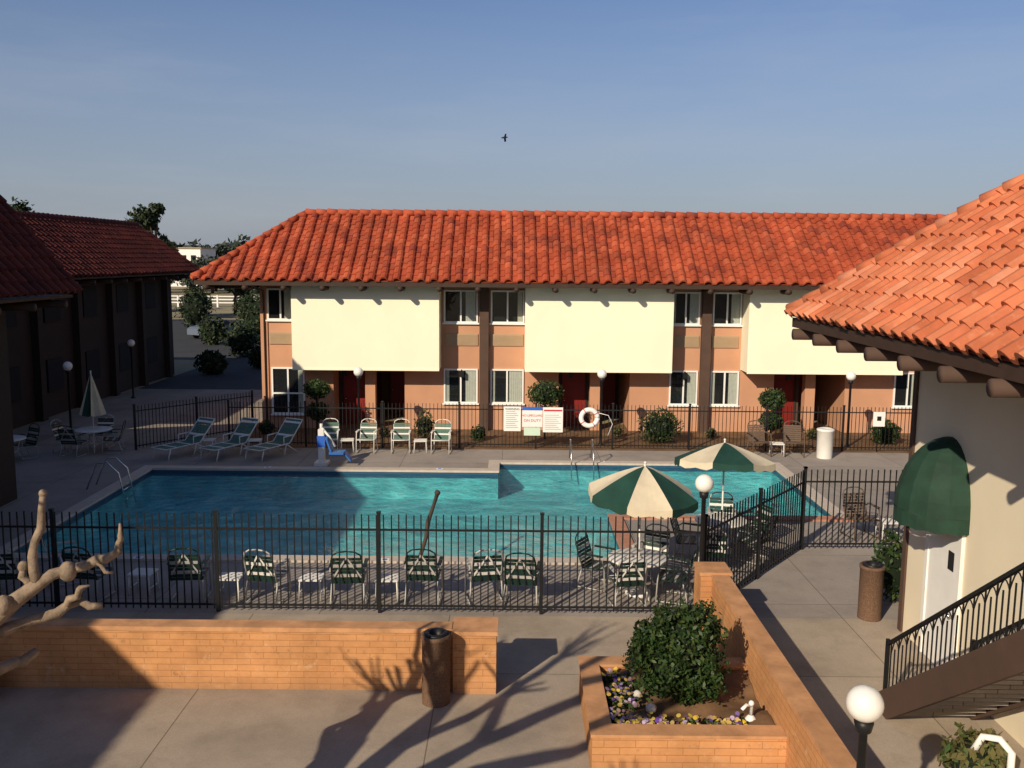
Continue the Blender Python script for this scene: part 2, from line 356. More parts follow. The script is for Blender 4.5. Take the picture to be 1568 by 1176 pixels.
# ---------------------------------------------------------------- main motel
W=34.9
main=empty('motel_building')
panels=[(-8.07,-2.68),(.46,5.87),(8.62,14.35)]
w=MB(); XL,XR=-9.4,22
w.box(XL,XR,W,43.5,2.41,5.5,'salmon')
prev=XL
for pa,pb in panels:
    ra,rb=pa+1.3,pa+4.0
    w.box(prev,ra,W,43.5,0,2.41,'salmon'); w.box(ra,pa+2.6,W+1.1,43.5,0,2.41,'pilast'); w.box(pa+2.6,rb,W+3.6,43.5,0,2.41,'pilast')  # alcove backs take the dark brown to paint in their shade
    w.box(pa+2.5,pa+2.88,W+.02,W+.42,0,2.41,'salmon'); prev=rb
w.box(prev,XR,W,43.5,0,2.41,'salmon'); w.build('walls',main)
w=MB()
for pa,pb in panels: 
    w.box(pa,pb,33.9,W-.001,2.40,5.5,'cream')
w.build('balcony_panels',main)
w=MB()
for pa,pb in panels: w.box(pa,pb,33.88,33.9,2.36,2.42,'cream')
w.build('panel_trim',main)
w=MB()
for x in(-1.06,7.25,15.8): w.box(x-.17,x+.17,W-.3,W-.001,0,5.5,'pilast')
w.box(-9.46,-9.2,W-.06,W-.001,0,5.5,'salmon')
w.build('pilasters',main)
w=MB()
for x0,x1,c1,c2 in((-2.58,-1.3,'r','b'),(-.82,.44,'n','f'),(5.95,7.02,'b','r'),(7.5,8.58,'r','b'),(14.45,15.5,'r','r'),(16.1,17.3,'r','r')):
    window(w,x0,x1,4.07,5.3,W-.002,c1);window(w,x0,x1,1.02,2.34,W-.002,c2)
window(w,-9.2,-8.2,4.12,5.3,W-.002,'r');window(w,-9.1,-7.85,.55,2.34,W-.002,'n')
w.box(-9.04,-7.91,W-.064,W-.003,1.32,1.38,'wht')
w.build('windows',main)
w=MB()
for x0,x1 in((-2.5,-1.3),(-.82,.4),(6.0,7.02),(7.5,8.5),(-9.15,-8.25),(14.4,15.4)):
    w.box(x0,x1,W-.05,W-.001,3.22,3.66,'beige')
    for i in range(9): w.box(x0+.04,x1-.04,W-.065,W-.051,3.26+i*.042,3.275+i*.042,'beige')
w.build('ac_grilles',main)
w=MB()
for pa,pb in panels:
    door(w,pa+1.5,pa+2.4,W+1.099,'red'); door(w,pa+3.0,pa+3.85,W+3.599,'red')
w.build('doors',main)
r=MB(); ez=5.66;EY=33.1;RY=36.6;RZ=8.12;S=math.hypot(RY-EY,RZ-ez);HX=3.3
sv=(0,RY-EY,RZ-ez);EX0=-11.35;EX1=24
slope(r,(EX0,EY,ez),(1,0,0),sv,EX1-EX0,S,.44,.37,HX,0,'tileF')
by=2*RY-EY
slope(r,(EX0,by,ez),(1,0,0),(0,-(RY-EY),RZ-ez),EX1-EX0,S,.44,.37,HX,0,'tileF')
S2=math.hypot(HX,RZ-ez)
slope(r,(EX0,EY,ez),(0,1,0),(HX,0,RZ-ez),by-EY,S2,.44,.37,3.5,3.5,'tileF')
r.build('tile_roof',main)
r=MB(); caps(r,(EX0,EY,ez+.04),(EX0+HX,RY,RZ+.03),'tileF');caps(r,(EX0,by,ez+.04),(EX0+HX,RY,RZ+.03),'tileF')
caps(r,(EX0+HX,RY,RZ+.05),(EX1,RY,RZ+.05),'tileF',.14,.42); r.build('ridge_caps',main)
r=MB(); r.box(EX0+.1,EX1-.1,EY+.1,by-.1,5.5,5.57,'brown'); r.box(EX0+.03,EX1,EY+.03,EY+.09,5.46,5.62,'brown'); r.box(EX0+.03,EX0+.09,EY+.1,by-.1,5.46,5.62,'brown')
r.build('soffit',main)
r=MB(); x=-10.9
while x<20:
    r.tube([(x,33.08,5.38),(x,34.4,5.38)],.10,'brown',8); x+=1.38
for i in range(8): r.tube([(-11.2,33.9+i*1.1,5.4),(-9.5,33.9+i*1.1,5.4)],.085,'brown',8)
r.build('rafter_tails',main)
w=MB()
w.tube([(-9.3,33.3,5.45),(-9.3,34.8,5.2),(-9.3,34.83,.1)],.04,'pilast')
w.build('downspout',main)
w=MB()
for x in (-6.3,-1.9,2.2,6.5,10.4): w.tube([(x,34.75,2.3),(x,34.6,2.3)],.03,'blk'); w.box(x-.08,x+.08,34.62,34.78,2.05,2.28,'blk')
w.build('wall_lanterns',main)

# ---------------------------------------------------------------- right building
rb=empty('stucco_building'); WX=6.95
w=MB(); w.box(WX,18,-4,15.85,0,5.4,'white_st'); w.build('walls',rb)
w=MB(); w.box(WX-.04,WX-.001,15.72,15.86,0,5.35,'pilast'); w.build('corner_trim',rb)
r=MB(); ex=5.05;ey=17.0;e_z=5.52;run=5.2;rise=4.2
slope(r,(ex,ey,e_z),(0,-1,0),(run,0,rise),21,math.hypot(run,rise),.34,.36,run,0,'tileR')
slope(r,(ex,ey,e_z),(1,0,0),(0,-run,rise),14,math.hypot(run,rise),.34,.36,run,run,'tileR')
r.build('tile_roof',rb)
r=MB(); caps(r,(ex,ey,e_z+.04),(ex+run,ey-run,e_z+rise+.04),'tileR',.12,.36); r.build('hip_caps',rb)
r=MB(); r.box(ex+.12,18,-4,ey-.12,5.36,5.43,'brown'); r.box(ex+.05,ex+.11,-4,ey-.05,5.30,5.47,'brown'); r.box(ex+.11,18,ey-.11,ey-.05,5.30,5.47,'brown')
r.build('soffit',rb)
r=MB(); y=16.5
while y>-3: r.tube([(ex-.06,y,5.20),(WX+.1,y,5.20)],.10,'pilast',12); y-=1.15
for i in range(6): r.tube([(ex+.5+i*1.3,ey+.02,5.22),(ex+.5+i*1.3,ey-1.2,5.22)],.095,'pilast',10)
r.build('rafter_tails',rb)
w=MB(); y0,y1=13.75,14.95
w.box(WX-.06,WX-.001,y0,y0+.1,0.01,2.45,'wht');w.box(WX-.06,WX-.001,y1-.1,y1,0.01,2.45,'wht');w.box(WX-.06,WX-.001,y0+.1,y1-.1,2.35,2.45,'wht')
w.box(WX-.035,WX-.001,y0+.1,y1-.1,.01,2.35,'wht'); w.box(WX-.045,WX-.036,y0+.24,y0+.42,1.7,2.0,'dark'); w.ball((WX-.08,y0+.2,1.0),.04,'metal',8,6)
w.build('white_door',rb)
a=MB(); Yc=14.4;vs=[];fs=[];na,nb_=16,8;hw=.74;pr=.8;z0=2.62;hh=1.15
for i in range(na+1):
    ph=math.pi*i/na
    for j in range(nb_+1):
        th=math.pi/2*j/nb_; q=1-.02*(1 if i%2 else 0)
        vs.append((WX-.002-pr*math.cos(th)*math.sin(ph)*q,Yc+hw*math.cos(th)*math.cos(ph)*q,z0+hh*math.sin(th)))
for i in range(na):
    for j in range(nb_): fs.append((i*(nb_+1)+j,(i+1)*(nb_+1)+j,(i+1)*(nb_+1)+j+1,i*(nb_+1)+j+1))
a.add(vs,fs,'awning',False); vs=[];fs=[]
for i in range(na+1):
    ph=math.pi*i/na
    for z in(z0,z0-.22): vs.append((WX-.002-pr*math.sin(ph),Yc+hw*math.cos(ph),z-(.03 if (i%2 and z<z0) else 0)))
for i in range(na): fs.append((2*i,2*i+1,2*i+3,2*i+2))
a.add(vs,fs,'awning'); a.build('dome_awning',rb)

# ---------------------------------------------------------------- left buildings
lb=empty('motel_building')
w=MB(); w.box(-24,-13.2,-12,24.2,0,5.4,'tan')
w.add([(-14.2,24.6,5.4),(-24,24.6,5.4),(-14.2,24.6,8.3)],[(0,1,2)],'brown'); w.build('walls',lb)
r=MB(); rn,rs_=2.6,3.15
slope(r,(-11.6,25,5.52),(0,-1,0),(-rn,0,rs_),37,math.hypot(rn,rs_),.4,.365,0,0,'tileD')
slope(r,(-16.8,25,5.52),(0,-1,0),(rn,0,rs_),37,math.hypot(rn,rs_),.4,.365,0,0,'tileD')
caps(r,(-14.2,25,8.7),(-14.2,-12,8.7),'tileD'); r.build('tile_roof',lb)
w=MB(); w.box(-24,-11.75,-12,24.9,5.36,5.43,'brown')
for i in range(16): w.tube([(-11.7,24.4-i*1.6,5.2),(-13.3,24.4-i*1.6,5.2)],.1,'brown',8)
w.beam((-12.2,24.7,5.2),(-15,24.7,5.2),.14,.22,'brown'); w.build('soffit_and_rafters',lb)
w=MB()
for i in range(6):
    y=22-i*5; w.box(-13.2+.001,-13.1,y-1.2,y,1,2.4,'dark'); w.box(-13.199,-13.1,y-1.2,y,3.8,5,'dark')
w.build('window_recesses',lb)
lc=empty('motel_building')
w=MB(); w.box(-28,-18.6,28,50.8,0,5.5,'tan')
for i in range(7): w.box(-18.6,-18.3,29+i*3.4,29.4+i*3.4,0,5.5,'tan')
w.build('walls',lc)
w=MB()
for i in range(6):
    y=30+i*3.4
    for z in(1,3.8): w.box(-18.599,-18.52,y,y+1.3,z,z+1.3,'dark')
w.build('windows',lc)
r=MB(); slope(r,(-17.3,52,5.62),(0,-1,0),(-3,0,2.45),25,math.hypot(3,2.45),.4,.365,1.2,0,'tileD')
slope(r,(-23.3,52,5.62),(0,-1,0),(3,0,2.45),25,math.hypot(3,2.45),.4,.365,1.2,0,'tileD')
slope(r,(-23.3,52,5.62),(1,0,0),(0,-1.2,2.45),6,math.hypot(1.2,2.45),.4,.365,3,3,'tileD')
caps(r,(-20.3,50.8,8.1),(-20.3,27,8.1),'tileD');r.build('tile_roof',lc)
w=MB(); w.box(-23.2,-17.4,27,51.9,5.5,5.57,'brown')
for i in range(15): w.tube([(-17.3,51.5-i*1.6,5.35),(-18.6,51.5-i*1.6,5.35)],.09,'brown',8)
w.build('soffit',lc)

# ---------------------------------------------------------------- fences
def fence(name,pts,h,rail,sp,post,pr=.011):
    mb=MB()
    for a,b_ in zip(pts[:-1],pts[1:]):
        a=Vector((*a,0));b_=Vector((*b_,0));L=(b_-a).length;d=(b_-a)/L
        for z in(rail,.14): mb.beam(a+Vector((0,0,z)),b_+Vector((0,0,z)),.03,.035,'blk')
        n=int(L/sp)
        for i in range(1,n):
            p=a+d*(i*L/n); mb.beam(p+Vector((0,0,.06)),p+Vector((random.uniform(-.006,.006),0,h+random.uniform(-.01,.01))),pr*2,pr*2,'blk',up=d)
        m_=max(1,round(L/post))
        for i in range(m_+1):
            p=a+d*(i*L/m_); mb.beam(p,p+Vector((0,0,h+.03)),.06,.06,'blk',up=d); mb.box(p.x-.04,p.x+.04,p.y-.04,p.y+.04,h+.03,h+.06,'blk')
    return mb.build(name)
fence('iron_fence',[(-14.28,16.4),(3.54,16.4),(6.6,20.4),(11,20.5)],1.86,1.58,.135,2.97)
fence('iron_fence',[(-12.6,30.6),(-9.7,34.3)],1.5,1.32,.13,2.4,.009)
fence('iron_fence',[(-9.7,31.4),(14,31.4)],1.55,1.36,.13,2.6,.009)

# ---------------------------------------------------------------- block walls / planter
w=MB()
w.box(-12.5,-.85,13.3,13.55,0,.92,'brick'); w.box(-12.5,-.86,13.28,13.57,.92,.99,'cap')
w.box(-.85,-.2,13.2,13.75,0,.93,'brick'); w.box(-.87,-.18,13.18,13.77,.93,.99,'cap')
w.build('block_wall')
w=MB()
w.box(3.5,3.76,8.5,15.5,0,1.04,'brick'); w.box(3.48,3.78,8.5,15.5,1.04,1.10,'cap')
w.box(3.3,3.82,15.5,16.05,0,1.08,'brick'); w.box(3.28,3.84,15.48,16.07,1.08,1.14,'cap')
w.build('block_wall')
pl=empty('brick_planter')
w=MB()
w.box(1.05,3.499,11.0,11.25,0,.53,'brick'); w.box(1.05,1.3,11.25,13.3,0,.53,'brick'); w.box(1.3,3.499,13.05,13.3,0,.53,'brick')
w.box(1.03,3.498,10.98,11.27,.53,.57,'cap'); w.box(1.03,1.32,11.27,13.32,.53,.57,'cap'); w.box(1.32,3.498,13.03,13.32,.53,.57,'cap')
w.build('walls',pl)
w=MB(); nx,ny=24,20;vs=[]
for i in range(nx+1):
    for j in range(ny+1):
        x=1.3+2.19*i/nx;y=11.25+1.8*j/ny; vs.append((x,y,.42+.08*math.sin(i*.35)*math.sin(j*.4)+random.uniform(-.02,.02)))
w.add(vs,[(i*(ny+1)+j,(i+1)*(ny+1)+j,(i+1)*(ny+1)+j+1,i*(ny+1)+j+1) for i in range(nx) for j in range(ny)],'soil',True); w.build('soil',pl)
fl=MB()
def pansy(x,y,z):
    leaves(fl,(x,y,z),(.07,.07,.05),16,.03,'leaf',.3,0,int(x*1000)%500)
    for q in range(random.randint(1,3)):
        cx,cy,cz=x+random.uniform(-.06,.06),y+random.uniform(-.06,.06),z+.04+random.uniform(0,.04)
        vs=[(cx,cy,cz)]
        R=random.uniform(.02,.034); tx,ty=random.uniform(-.5,.5),random.uniform(-.7,.2)
        for a in range(7): vs.append((cx+R*math.cos(a*.9),cy+R*math.sin(a*.9),cz+R*(tx*math.cos(a*.9)-ty*math.sin(a*.9))))
        fl.add(vs,[(0,a,a+1) for a in range(1,7)]+[(0,7,1)],'pansy')
for i in range(150):
    if random.random()<.5: pansy(random.uniform(1.35,1.7)+.12*math.sin(i),random.uniform(11.3,12.9),.48)
    else: pansy(random.uniform(1.35,3.1),random.uniform(11.3,11.58),.48)
fl.build('pansy_flowers')
s=MB(); cx,cy=2.36,12.3
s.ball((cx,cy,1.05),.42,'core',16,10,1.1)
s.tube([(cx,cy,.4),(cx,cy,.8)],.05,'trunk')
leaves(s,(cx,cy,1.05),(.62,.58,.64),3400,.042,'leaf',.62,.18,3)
for k in range(44):
    a=random.uniform(0,6.28);zz=random.uniform(-1,1);q=math.sqrt(max(0,1-zz*zz));rr=random.uniform(.92,1.14)
    leaves(s,(cx+.57*q*math.cos(a)*rr,cy+.52*q*math.sin(a)*rr,1.07+.60*zz*rr),(.16,.16,.19),130,.04,'leaf',.1,.35,20+k)
s.build('shrub')
rk=MB(); rk.ball((1.9,11.75,.54),.08,'rock',7,5,.9); rk.ball((1.78,12.2,.52),.07,'rock',6,5,.8); rk.build('garden_rock')
rk=MB(); rk.tube([(3.2,11.6,.42),(3.2,11.6,.66),(3.12,11.55,.70),(3.05,11.5,.66)],.025,'wht'); rk.ball((3.2,11.6,.7),.04,'wht',8,6); rk.lathe([(.06,0),(.08,.05),(.03,.1)],(3.2,11.6,.44),'wht',8); rk.build('garden_spigot')

def agg_bin(x,y,h,r):
    b=MB(); b.lathe([(r,0),(r,h-.06),(r+.015,h-.05),(r+.015,h),(r-.04,h),(r-.05,h-.12),(.001,h-.14)],(x,y,.01),'agg',24)
    b.lathe([(r-.04,h-.02),(r-.03,h+.02),(r-.10,h+.02),(r-.11,h-.1)],(x,y,.02),'blk',24); return b.build('trash_bin')
agg_bin(-1.08,12.95,1.04,.205); agg_bin(6.6,16.35,1.0,.21)
b=MB(); b.lathe([(.25,0),(.27,.9),(.285,.91),(.285,.97),(.2,1.0),(.18,.98),(.001,.97)],(10.4,30.3,.01),'whtp',24); b.build('trash_bin')
b=MB(); b.lathe([(.16,0),(.24,.38),(.26,.38),(.26,.44),(.22,.44),(.2,.36),(.001,.36)],(-7.7,12.85,.01),'terra',20); leaves(b,(-7.7,12.85,.5),(.2,.2,.18),200,.05,'leaf',.3,.2,2); b.build('flower_pot')

# ---------------------------------------------------------------- lamps
lm=MB()
lm.lathe([(.11,0),(.11,.04),(.06,.08),(.045,.2),(.04,2.25),(.07,2.27),(.09,2.36),(.06,2.38)],(0,0,0),'blk',12)
lm.ball((0,0,2.53),.165,'globe',24,14)
lo=lm.build('globe_lamp_post'); lme=lo.data; lo.location=(3.22,7.95,0)
for x,y in((3.46,16.25),(-5.35,32.1),(3.13,32.1),(11.8,32.1),(-15.9,33),(-17.3,42)): inst('globe_lamp_post',lme,(x,y,0))

# ---------------------------------------------------------------- furniture
def chair(strap,alt,frame='whtp',legs=None,xx_=True):
    m=MB(); t=.014; legs=legs or frame
    for x in(-.27,.27):
        m.tube([(x,-.26,.015),(x,-.24,.40),(x,-.2,.63),(x,.2,.65),(x*.98,.27,.60)],t,legs)
        m.tube([(x,.30,.015),(x*.93,.2,.38)],t,legs)
        m.tube([(x,-.26,.03),(x,.30,.03)],t*.9,legs)
        m.tube([(x*.9,-.26,.42),(x*.9,.2,.38),(x*.9,.34,.80),(x*.8,.36,.90),(x*.5,.37,.95),(0,.372,.965)],t,frame)
        m.box(x-.03,x+.03,-.2,.2,.645,.665,frame)
    m.tube([(-.25,-.26,.42),(.25,-.26,.42)],t,frame)
    for i in range(7):
        y=-.22+i*.065; z=.425-(y+.26)*.085; m.box(-.25,.25,y-.024,y+.024,z-.004,z+.004,alt if i%3==1 else strap)
    for i in range(8):
        u=.06+i*.118; y=.2+.14*u+.005; z=.38+.5*u; xx=.245 if u<.9 else .2
        m.beam((-xx,y,z),(xx,y,z),.006,.05,alt if i in(2,5) else strap,up=(0,.25,1))
    if xx_:
        m.beam((-.22,.262,.50),(0,.355,.86),.026,.006,alt,up=(0,1,0)); m.beam((.22,.262,.50),(0,.358,.86),.026,.006,alt,up=(0,1,0))
    o=m.build('patio_chair'); me=o.data; bpy.data.objects.remove(o); return me
ch1=chair('green','whtw','green','whtw'); ch1b=chair('green','whtp','whtw','whtw',True); ch2=chair('ltgreen','whtp','whtp',None,False); ch3=chair('brn_sl','brn_sl','brn_sl')
for i,(x,a) in enumerate(((-9.5,185),(-8.0,172),(-6.1,186),(-4.6,170),(-3.05,184),(-1.65,178),(-.5,191),(.22,174))):
    inst('patio_chair',ch1b if i%3==0 else ch1,(x,17.05+random.uniform(-.15,.12),.006),a,1.17)
for x,a in((-6.1,4),(-4.85,-3),(-3.7,2),(-2.35,-4)): inst('patio_chair',ch2,(x,30.6,.006),a,1.1)
for x,a in((8.3,6),(9.45,-8)): inst('patio_chair',ch3,(x,30.6,.006),a,1.15)
inst('patio_chair',ch3,(8.3,21.4,.006),10,1.15)
for i,(x,y,a) in enumerate(((1.75,17.9,60),(2.2,16.95,190),(3.15,17.2,250),(2.85,18.3,-30),(3.9,19.6,70),(4.2,18.7,170),(5.5,20.6,-70),(4.9,21.0,-10),(5.3,19.6,230),
             (-14.7,30.2,80),(-13.2,30.2,-75),(-13.9,31,0),(-14.2,29.6,170),(-16.0,28.3,-80),(-15.6,29.2,-30),(-8.9,17.9,120))):
    inst('patio_chair',ch1b if i%2 else ch1,(x,y,.006),a,1.1)
def side_table():
    m=MB(); m.box(-.22,.22,-.2,.2,.40,.43,'whtp')
    for i in range(5): m.box(-.2,.2,-.17+i*.08,-.13+i*.08,.431,.436,'whtp')
    for x in(-.19,.19):
        for y in(-.17,.17): m.tube([(x*1.1,y*1.1,.01),(x,y,.40)],.016,'whtp')
    for x in (-.2,.2): m.tube([(x,-.17,.15),(x,.17,.15)],.012,'whtp')
    o=m.build('side_table');me=o.data;bpy.data.objects.remove(o);return me
st=side_table()
for x,y in((-5.35,17.1),(-3.8,17.1),(-2.35,17.1),(-7.1,17.3),(-5.5,30.6),(-3.05,30.6),(8.9,30.6),(-8.55,30.4),(-10.1,30.4),(8.9,21.3)): inst('side_table',st,(x,y,.006),random.uniform(-8,8))
def table():
    m=MB(); m.lathe([(.001,.70),(.56,.70),(.58,.71),(.58,.735),(.56,.745),(.001,.745)],(0,0,0),'whtp',28)
    for a in range(4):
        c,s_=math.cos(a*1.57+.4),math.sin(a*1.57+.4); m.tube([(.4*c,.4*s_,.70),(.3*c,.3*s_,.3),(.46*c,.46*s_,.015)],.018,'whtp')
    m.lathe([(.3,.1),(.3,.12)],(0,0,.2),'whtp',16)
    o=m.build('patio_table');me=o.data;bpy.data.objects.remove(o);return me
tb=table()
for x,y in((2.48,17.5),(4.7,20.2),(-13.9,30.4),(-15.9,28.7)): inst('patio_table',tb,(x,y,.006))
def umbrella(x,y,rot,tilt,zr=2.02,R=1.08,top=2.58):
    m=MB(); m.T=Matrix.Translation((x,y,0))
    m.tube([(0,0,.03),(0,0,1.4)],.02,'whtp',8); m.lathe([(.25,.0),(.25,.05),(.06,.1),(.03,.3)],(0,0,.01),'whtp',20)
    m.T=Matrix.Translation((x,y,1.4))@Matrix.Rotation(math.radians(tilt[0]),4,'X')@Matrix.Rotation(math.radians(tilt[1]),4,'Y')@Matrix.Translation((0,0,-1.4))@Matrix.Rotation(rot,4,'Z')
    m.tube([(0,0,1.4),(0,0,top+.06)],.02,'whtp',8)
    for i in range(8):
        a0=i*math.pi/4;a1=a0+math.pi/4;k='canvas_g' if i%2 else 'canvas_w';vs=[];fs=[];nr=6;na=6
        for r_ in range(nr+2):
            for a in range(na+1):
                t=min(r_,nr)/nr; f=a/na; ang=a0+(a1-a0)*f
                ch=math.cos(math.pi/8)/math.cos(math.pi/4*(f-.5)); sag=math.sin(math.pi*f)*t
                rr=R*t*ch; z=top-(top-zr)*(t**1.25)-sag*.045
                if r_==nr+1: z-=.13+.03*math.sin(math.pi*f*3); rr*=1.01
                vs.append((rr*math.cos(ang),rr*math.sin(ang),z))
        for r_ in range(nr+1):
            for a in range(na): fs.append((r_*(na+1)+a,r_*(na+1)+a+1,(r_+1)*(na+1)+a+1,(r_+1)*(na+1)+a))
        m.add(vs,fs,k,False)
        m.tube([(0,0,top-.03),(R*.97*math.cos(a0),R*.97*math.sin(a0),zr-.02)],.008,'whtp',5)
        m.tube([(0,0,zr-.25),(R*.5*math.cos(a0),R*.5*math.sin(a0),(top+zr)/2-.02)],.006,'whtp',5)
    m.ball((0,0,top+.06),.03,'whtp',8,6)
    return m.build('patio_umbrella')
umbrella(2.50,17.5,-.393,(3,3),2.05,1.08,2.58); umbrella(4.72,20.2,.35,(-9,2),2.08,1.12,2.48)
m=MB(); m.tube([(-13.9,30.4,.02),(-13.9,30.4,2.7)],.02,'whtp')
for i in range(8):
    a=i*math.pi/4+.3; c0,s0,c1,s1=math.cos(a),math.sin(a),math.cos(a+.785),math.sin(a+.785); k='canvas_g' if i%4==1 else 'canvas_w'
    m.add([(-13.9,30.4,2.65),(-13.9+.42*c0,30.4+.42*s0,1.25),(-13.9+.3*(c0+c1)/2,30.4+.3*(s0+s1)/2,1.2),(-13.9+.42*c1,30.4+.42*s1,1.25)],[(0,1,2),(0,2,3)],k)
m.build('patio_umbrella')
def lounger():
    m=MB()
    for x in(-.31,.31):
        m.tube([(x,-1.0,.34),(x,.25,.34),(x,.85,.95)],.018,'whtp')
        for y in(-.85,.1): m.tube([(x,y-.1,.01),(x,y,.34)],.018,'whtp')
        m.tube([(x,.1,.34),(x,.6,.01)],.018,'whtp'); m.tube([(x,.0,.56),(x,.45,.56)],.02,'whtp'); m.tube([(x,.0,.56),(x,0,.34)],.014,'whtp')
    m.tube([(-.31,-1,.34),(.31,-1,.34)],.018,'whtp');m.tube([(-.31,.85,.95),(.31,.85,.95)],.018,'whtp')
    for i in range(17):
        y=-.96+i*.074; m.box(-.3,.3,y-.03,y+.03,.335,.345,'whtp' if i in(5,12) else 'ltgreen')
    for i in range(11):
        u=i/11+.04; m.beam((-.3,.25+.6*u,.34+.61*u),(.3,.25+.6*u,.34+.61*u),.008,.065,'ltgreen' if i not in(3,9) else 'whtp',up=(0,.7,.7))
    o=m.build('lounge_chair');me=o.data;bpy.data.objects.remove(o);return me
lg=lounger()
for x,a in((-10.7,-28),(-9.2,-26),(-7.75,-27)): inst('lounge_chair',lg,(x,30.0,.006),a,1.12)

m=MB(); m.T=Matrix.Translation((-5.95,28.6,0))
m.box(-.2,.2,-.25,.25,.01,.12,'whtp'); m.box(-.09,.09,-.1,.1,.12,1.15,'whtp'); m.tube([(0,0,1.1),(0,0,1.32)],.05,'whtp')
m.tube([(0,0,1.2),(.25,-.1,.95),(.45,-.15,.62)],.04,'whtp'); m.box(.3,.75,-.4,.1,.42,.48,'blue'); m.beam((.35,-.15,.48),(.2,-.15,.95),.42,.05,'blue',up=(1,0,.3)); m.beam((.75,-.15,.45),(.95,-.15,.2),.35,.04,'blue')
m.box(-.12,.12,-.12,-.1,.6,.95,'signblue')
m.build('pool_lift')
m=MB(); m.tube([(-1.95,19.3,.1),(-1.86,19.8,.40),(-1.85,20.2,.65),(-1.76,20.6,.9),(-1.7,20.9,1.1)],[.05,.045,.055,.04,.05],'trunk',8); m.ball((-1.7,20.9,1.12),.07,'trunk',8,6); m.build('knotty_pole')  # dark knotty pole with a knob, at the near pool edge
sg=empty('pool_sign')
m=MB(); m.box(-.27,.31,31.31,31.335,.63,1.48,'wht'); m.box(.36,1.05,31.31,31.335,.78,1.46,'wht');m.box(1.07,1.75,31.31,31.335,.6,1.46,'wht'); m.box(.42,.98,31.31,31.335,.48,.76,'sgreen')
m.box(.36,1.05,31.3,31.309,1.36,1.47,'signblue');m.box(1.1,1.72,31.3,31.309,1.33,1.38,'signred')
for i in range(9): m.box(-.2,.22-(i%3)*.05,31.305,31.309,.75+i*.07,.758+i*.07,'dark')
for i in range(8): m.box(1.13,1.68-(i%3)*.07,31.305,31.309,.7+i*.07,.708+i*.07,'dark')
m.build('panels',sg)
def text(s,x,z,size,mk,par):
    c=bpy.data.curves.new('lettering',type='FONT'); c.body=s; c.size=size; c.extrude=.002; c.align_x='CENTER'; c.materials.append(M[mk])
    o=bpy.data.objects.new('lettering',c); o.location=(x,31.305,z); o.rotation_euler=(math.pi/2,0,0); COL.objects.link(o); o.parent=par
text('NO LIFEGUARD',.705,1.14,.105,'signred',sg);text('ON DUTY',.705,.96,.13,'signred',sg);text('WARNING',.02,1.36,.1,'dark',sg)
m=MB(); c=(2.65,31.28,1.12);pts=[(c[0]+.28*math.cos(a*.3142),c[1],c[2]+.28*math.sin(a*.3142)) for a in range(21)]
m.tube(pts,.085,'wht',8)
for q in range(4):
    aa=q*1.5708+.6;m.tube([(c[0]+.28*math.cos(aa+d),c[1],c[2]+.28*math.sin(aa+d)) for d in(-.05,0,.05)],.089,'signred',8)
m.tube([(2.9,31.3,1.3),(3.3,31.32,1.2),(3.45,31.33,.9),(3.3,31.33,.5)],.012,'wht'); m.build('life_ring')
m=MB(); m.box(12.35,12.75,31.3,31.33,.9,1.4,'wht'); m.box(12.48,12.62,31.29,31.299,1.1,1.25,'dark'); m.tube([(12.55,31.36,0),(12.55,31.36,1.4)],.02,'blk'); m.build('warning_sign')

# ---------------------------------------------------------------- shrubs by building
def topiary(x,y,balls,den=900,ls=.05):
    s=MB(); s.tube([(x,y,0),(x,y,balls[-1][0])],.04,'trunk')
    for z,rx,rz in balls:
        s.ball((x,y,z),rx*.78,'core',12,8,rz/rx); leaves(s,(x,y,z),(rx,rx,rz),den,ls,'leaf',.74,.10,int(z*10))
    return s.build('topiary_shrub')
topiary(-7.05,33.2,[(.95,.42,.35),(1.75,.48,.36)]); topiary(1.2,33.2,[(1.65,.66,.5)]); topiary(9.35,33.0,[(.75,.45,.36),(1.55,.5,.4)])
def bush(x,y,r,h,n=1500,k='leaf',ls=.055,name='bush'):
    s=MB(); s.ball((x,y,h*.5),r*.7,'core',10,8,h/r*.5); leaves(s,(x,y,h*.52),(r,r*.8,h*.55),n,ls,k,.6,.15,int(x*7)%50); return s.build(name)
bush(5.3,32.6,.75,1.15); bush(-3.1,32.8,.4,1.0,260,'leafy',.07,'rose_bush'); bush(13.4,32.8,.5,.8)
bush(7.35,17.2,.45,1.3,900,name='shrub'); bush(-1.2,32.8,.28,.5,300);bush(-9,33.6,.3,.5,300)
for x in(3.9,7.3,11.0,-4.6): bush(x,33.6+random.uniform(-.5,.3),.22,.4,160,'leafy',.05,'small_plant')
bush(5.75,10.75,.42,.75,900,'leafy',.06)
m=MB(); m.tube([(6.0,10.4,.02),(6.0,10.4,.7),(5.9,10.5,.82),(5.75,10.6,.8),(5.65,10.65,.55)],.045,'wht',8); m.tube([(6.0,10.4,.3),(6.15,10.3,.3),(6.2,10.3,.5)],.03,'wht',8); m.build('white_standpipe')

